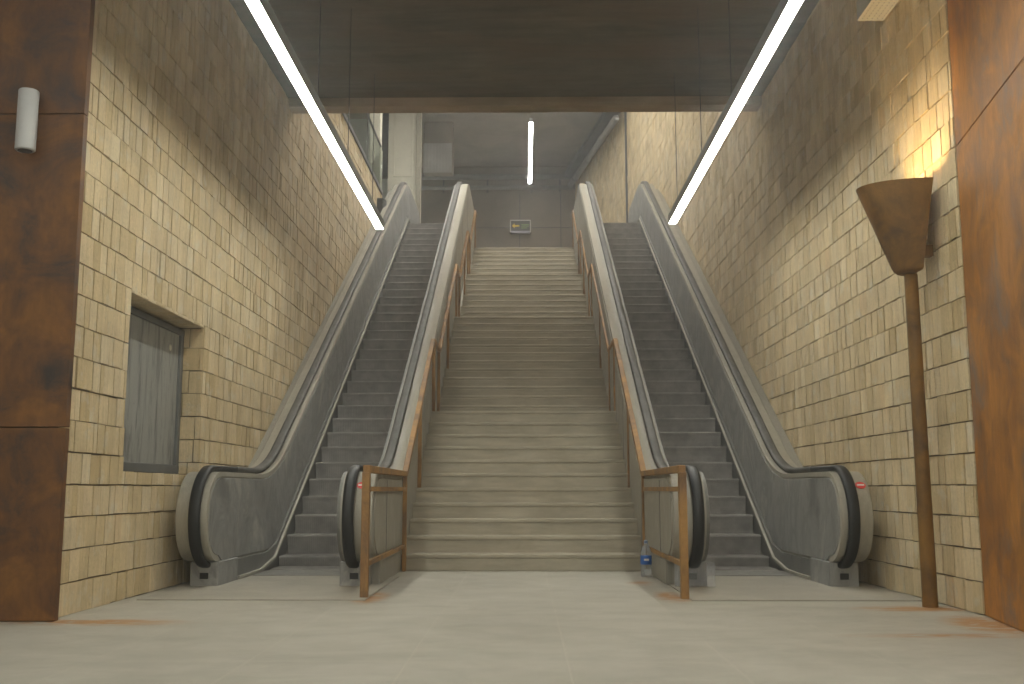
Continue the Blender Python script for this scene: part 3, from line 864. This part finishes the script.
# perforated box high on the right wall
pb = empty('perforated_wall_box', (2.81, 6.95, 4.56), 'pale perforated box high on the right stone wall above the cone lamp', 'wall box')
at_parent(MB().box(2.70,2.915,6.85,7.98,4.575,4.72).build('box_body', M['perfor'], bevel=0.006), pb)
pan = MB().box(2.70,2.915,6.85,7.98,4.56,4.576).build('perforated_underside', M['perfor']); at_parent(pan, pb)
hl = MB()
for i in range(24):
    for j in range(5):
        cy = 6.90+i*0.045; cx_ = 2.73+j*0.04
        hl.box(cx_-0.0035,cx_+0.0035,cy-0.0045,cy+0.0045,4.557,4.561)
at_parent(hl.build('perforations', M['darkmetal']), pb)

# ------------------------------------------------------------------ rusted cone lamp on its pole
XB = 2.855; YC = 7.307
cl = empty('rusted_floor_lamp', (2.765, YC, 0), 'tall rusted steel lamp with half-cone shade on a pole by the right wall', 'lamp')
def half_ring(xb, a, b_, z, n=28):
    return [(xb - a*math.sin(math.pi*k/n), YC - b_*math.cos(math.pi*k/n), z) for k in range(n+1)]
rings = [half_ring(2.80,0.09,0.09,2.33), half_ring(2.805,0.135,0.12,2.333), half_ring(2.81,0.16,0.135,2.348), half_ring(2.81,0.175,0.140,2.375), half_ring(XB,0.445,0.275,2.955)]
inner = [half_ring(XB,0.435,0.265,2.955), half_ring(2.81,0.16,0.125,2.39)]
vs_ = []; fs_ = []
allr = rings + inner; n_ = 29
for r_ in allr: vs_ += r_
for i in range(len(allr)-1):
    for k in range(n_-1): fs_.append((i*n_+k, i*n_+k+1, (i+1)*n_+k+1, (i+1)*n_+k))
fs_.append(tuple(range(n_))); fs_.append(tuple(range((len(allr)-1)*n_, len(allr)*n_)))
for i in range(len(rings)-1):      # flat back
    fs_.append((i*n_, (i+1)*n_, (i+1)*n_+n_-1, i*n_+n_-1))
sh = mesh_obj('cone_shade', vs_, fs_, M['rust_cone']); auto_smooth(sh, 40); at_parent(sh, cl)
at_parent(auto_smooth(MB().tube([(2.775,YC,0.0),(2.765,YC,2.32)], [0.052,0.046], 20).build('pole', M['rust_cone'])), cl)
at_parent(MB().box(2.855,2.92,YC-0.04,YC+0.04,2.45,2.53).build('wall_bracket', M['rust_cone']), cl)
at_parent(MB().lathe([(0.045,0),(0.045,0.02),(0.035,0.03)], (2.735,YC,2.50), 20).build('lamp_bulb', M['bulb']), cl)
ld = bpy.data.lights.new('warm_uplight', 'SPOT'); ld.energy = CONE_W; ld.color = (1.0,0.70,0.32); ld.spot_size = math.radians(165); ld.spot_blend = 0.8; ld.shadow_soft_size = 0.12
lo = bpy.data.objects.new('warm_uplight', ld); COL.objects.link(lo); lo.parent = cl
lo.location = (2.64-2.765, 0, 2.60); lo.rotation_euler = (math.radians(180), 0, 0)

# ------------------------------------------------------------------ bottle and film
bt = empty('water_bottle', (1.112, 9.72, 0), 'clear plastic water bottle with blue label standing by the right railing', 'bottle')
prof = [(0.035,0.0),(0.047,0.004),(0.050,0.015),(0.050,0.07),(0.047,0.075),(0.050,0.08),(0.050,0.215),(0.046,0.24),(0.030,0.275),(0.016,0.295),(0.015,0.315)]
at_parent(auto_smooth(MB().lathe(prof, (1.112,9.72,0.0), 24).build('bottle_body', M['pet']), 60), bt)
at_parent(auto_smooth(MB().lathe([(0.051,0.115),(0.052,0.117),(0.052,0.193),(0.051,0.195)], (1.112,9.72,0), 24).build('bottle_label', M['blue'])), bt)
at_parent(MB().box(1.087,1.132,9.666,9.67,0.150,0.168).build('label_print', M['stickerwhite']), bt)
at_parent(auto_smooth(MB().lathe([(0.018,0.305),(0.018,0.33),(0.014,0.332)], (1.112,9.72,0), 20).build('bottle_cap', M['cap'])), bt)

rf = random.Random(9); vs_=[]; fs_=[]; nu, nv = 16, 7
for j in range(nv):
    for i in range(nu):
        u = i/(nu-1); x = 1.22+u*0.33
        vs_.append((x, 8.665-0.02*rf.random()-(0.03 if j==0 else 0), 0.012+0.2*j/(nv-1)+ rf.uniform(-.004,.006)))
for j in range(nv-1):
    for i in range(nu-1): fs_.append((j*nu+i,j*nu+i+1,(j+1)*nu+i+1,(j+1)*nu+i))
fo = mesh_obj('plastic_film', vs_, fs_, M['film'])
sm = fo.modifiers.new('solid','SOLIDIFY'); sm.thickness = 0.002
tag(fo, 'crumpled clear plastic film around the foot of the right escalator newel', 'plastic film')

# ------------------------------------------------------------------ fine dust in the air
hz = bpy.data.materials.new('dusty air'); hz.use_nodes = True; nt = hz.node_tree; nt.nodes.clear()
o_ = nt.nodes.new('ShaderNodeOutputMaterial'); v_ = nt.nodes.new('ShaderNodeVolumeScatter')
v_.inputs['Color'].default_value = (0.9,0.9,0.88,1); v_.inputs['Density'].default_value = 0.0095; v_.inputs['Anisotropy'].default_value = 0.65
nt.links.new(v_.outputs[0], o_.inputs['Volume'])
ha = MB().box(-8, 8, -8, 34, -0.6, 14).build('dusty_air', hz)
tag(ha, 'thin haze of construction dust hanging in the air under the lamps', 'haze', kind='stuff')
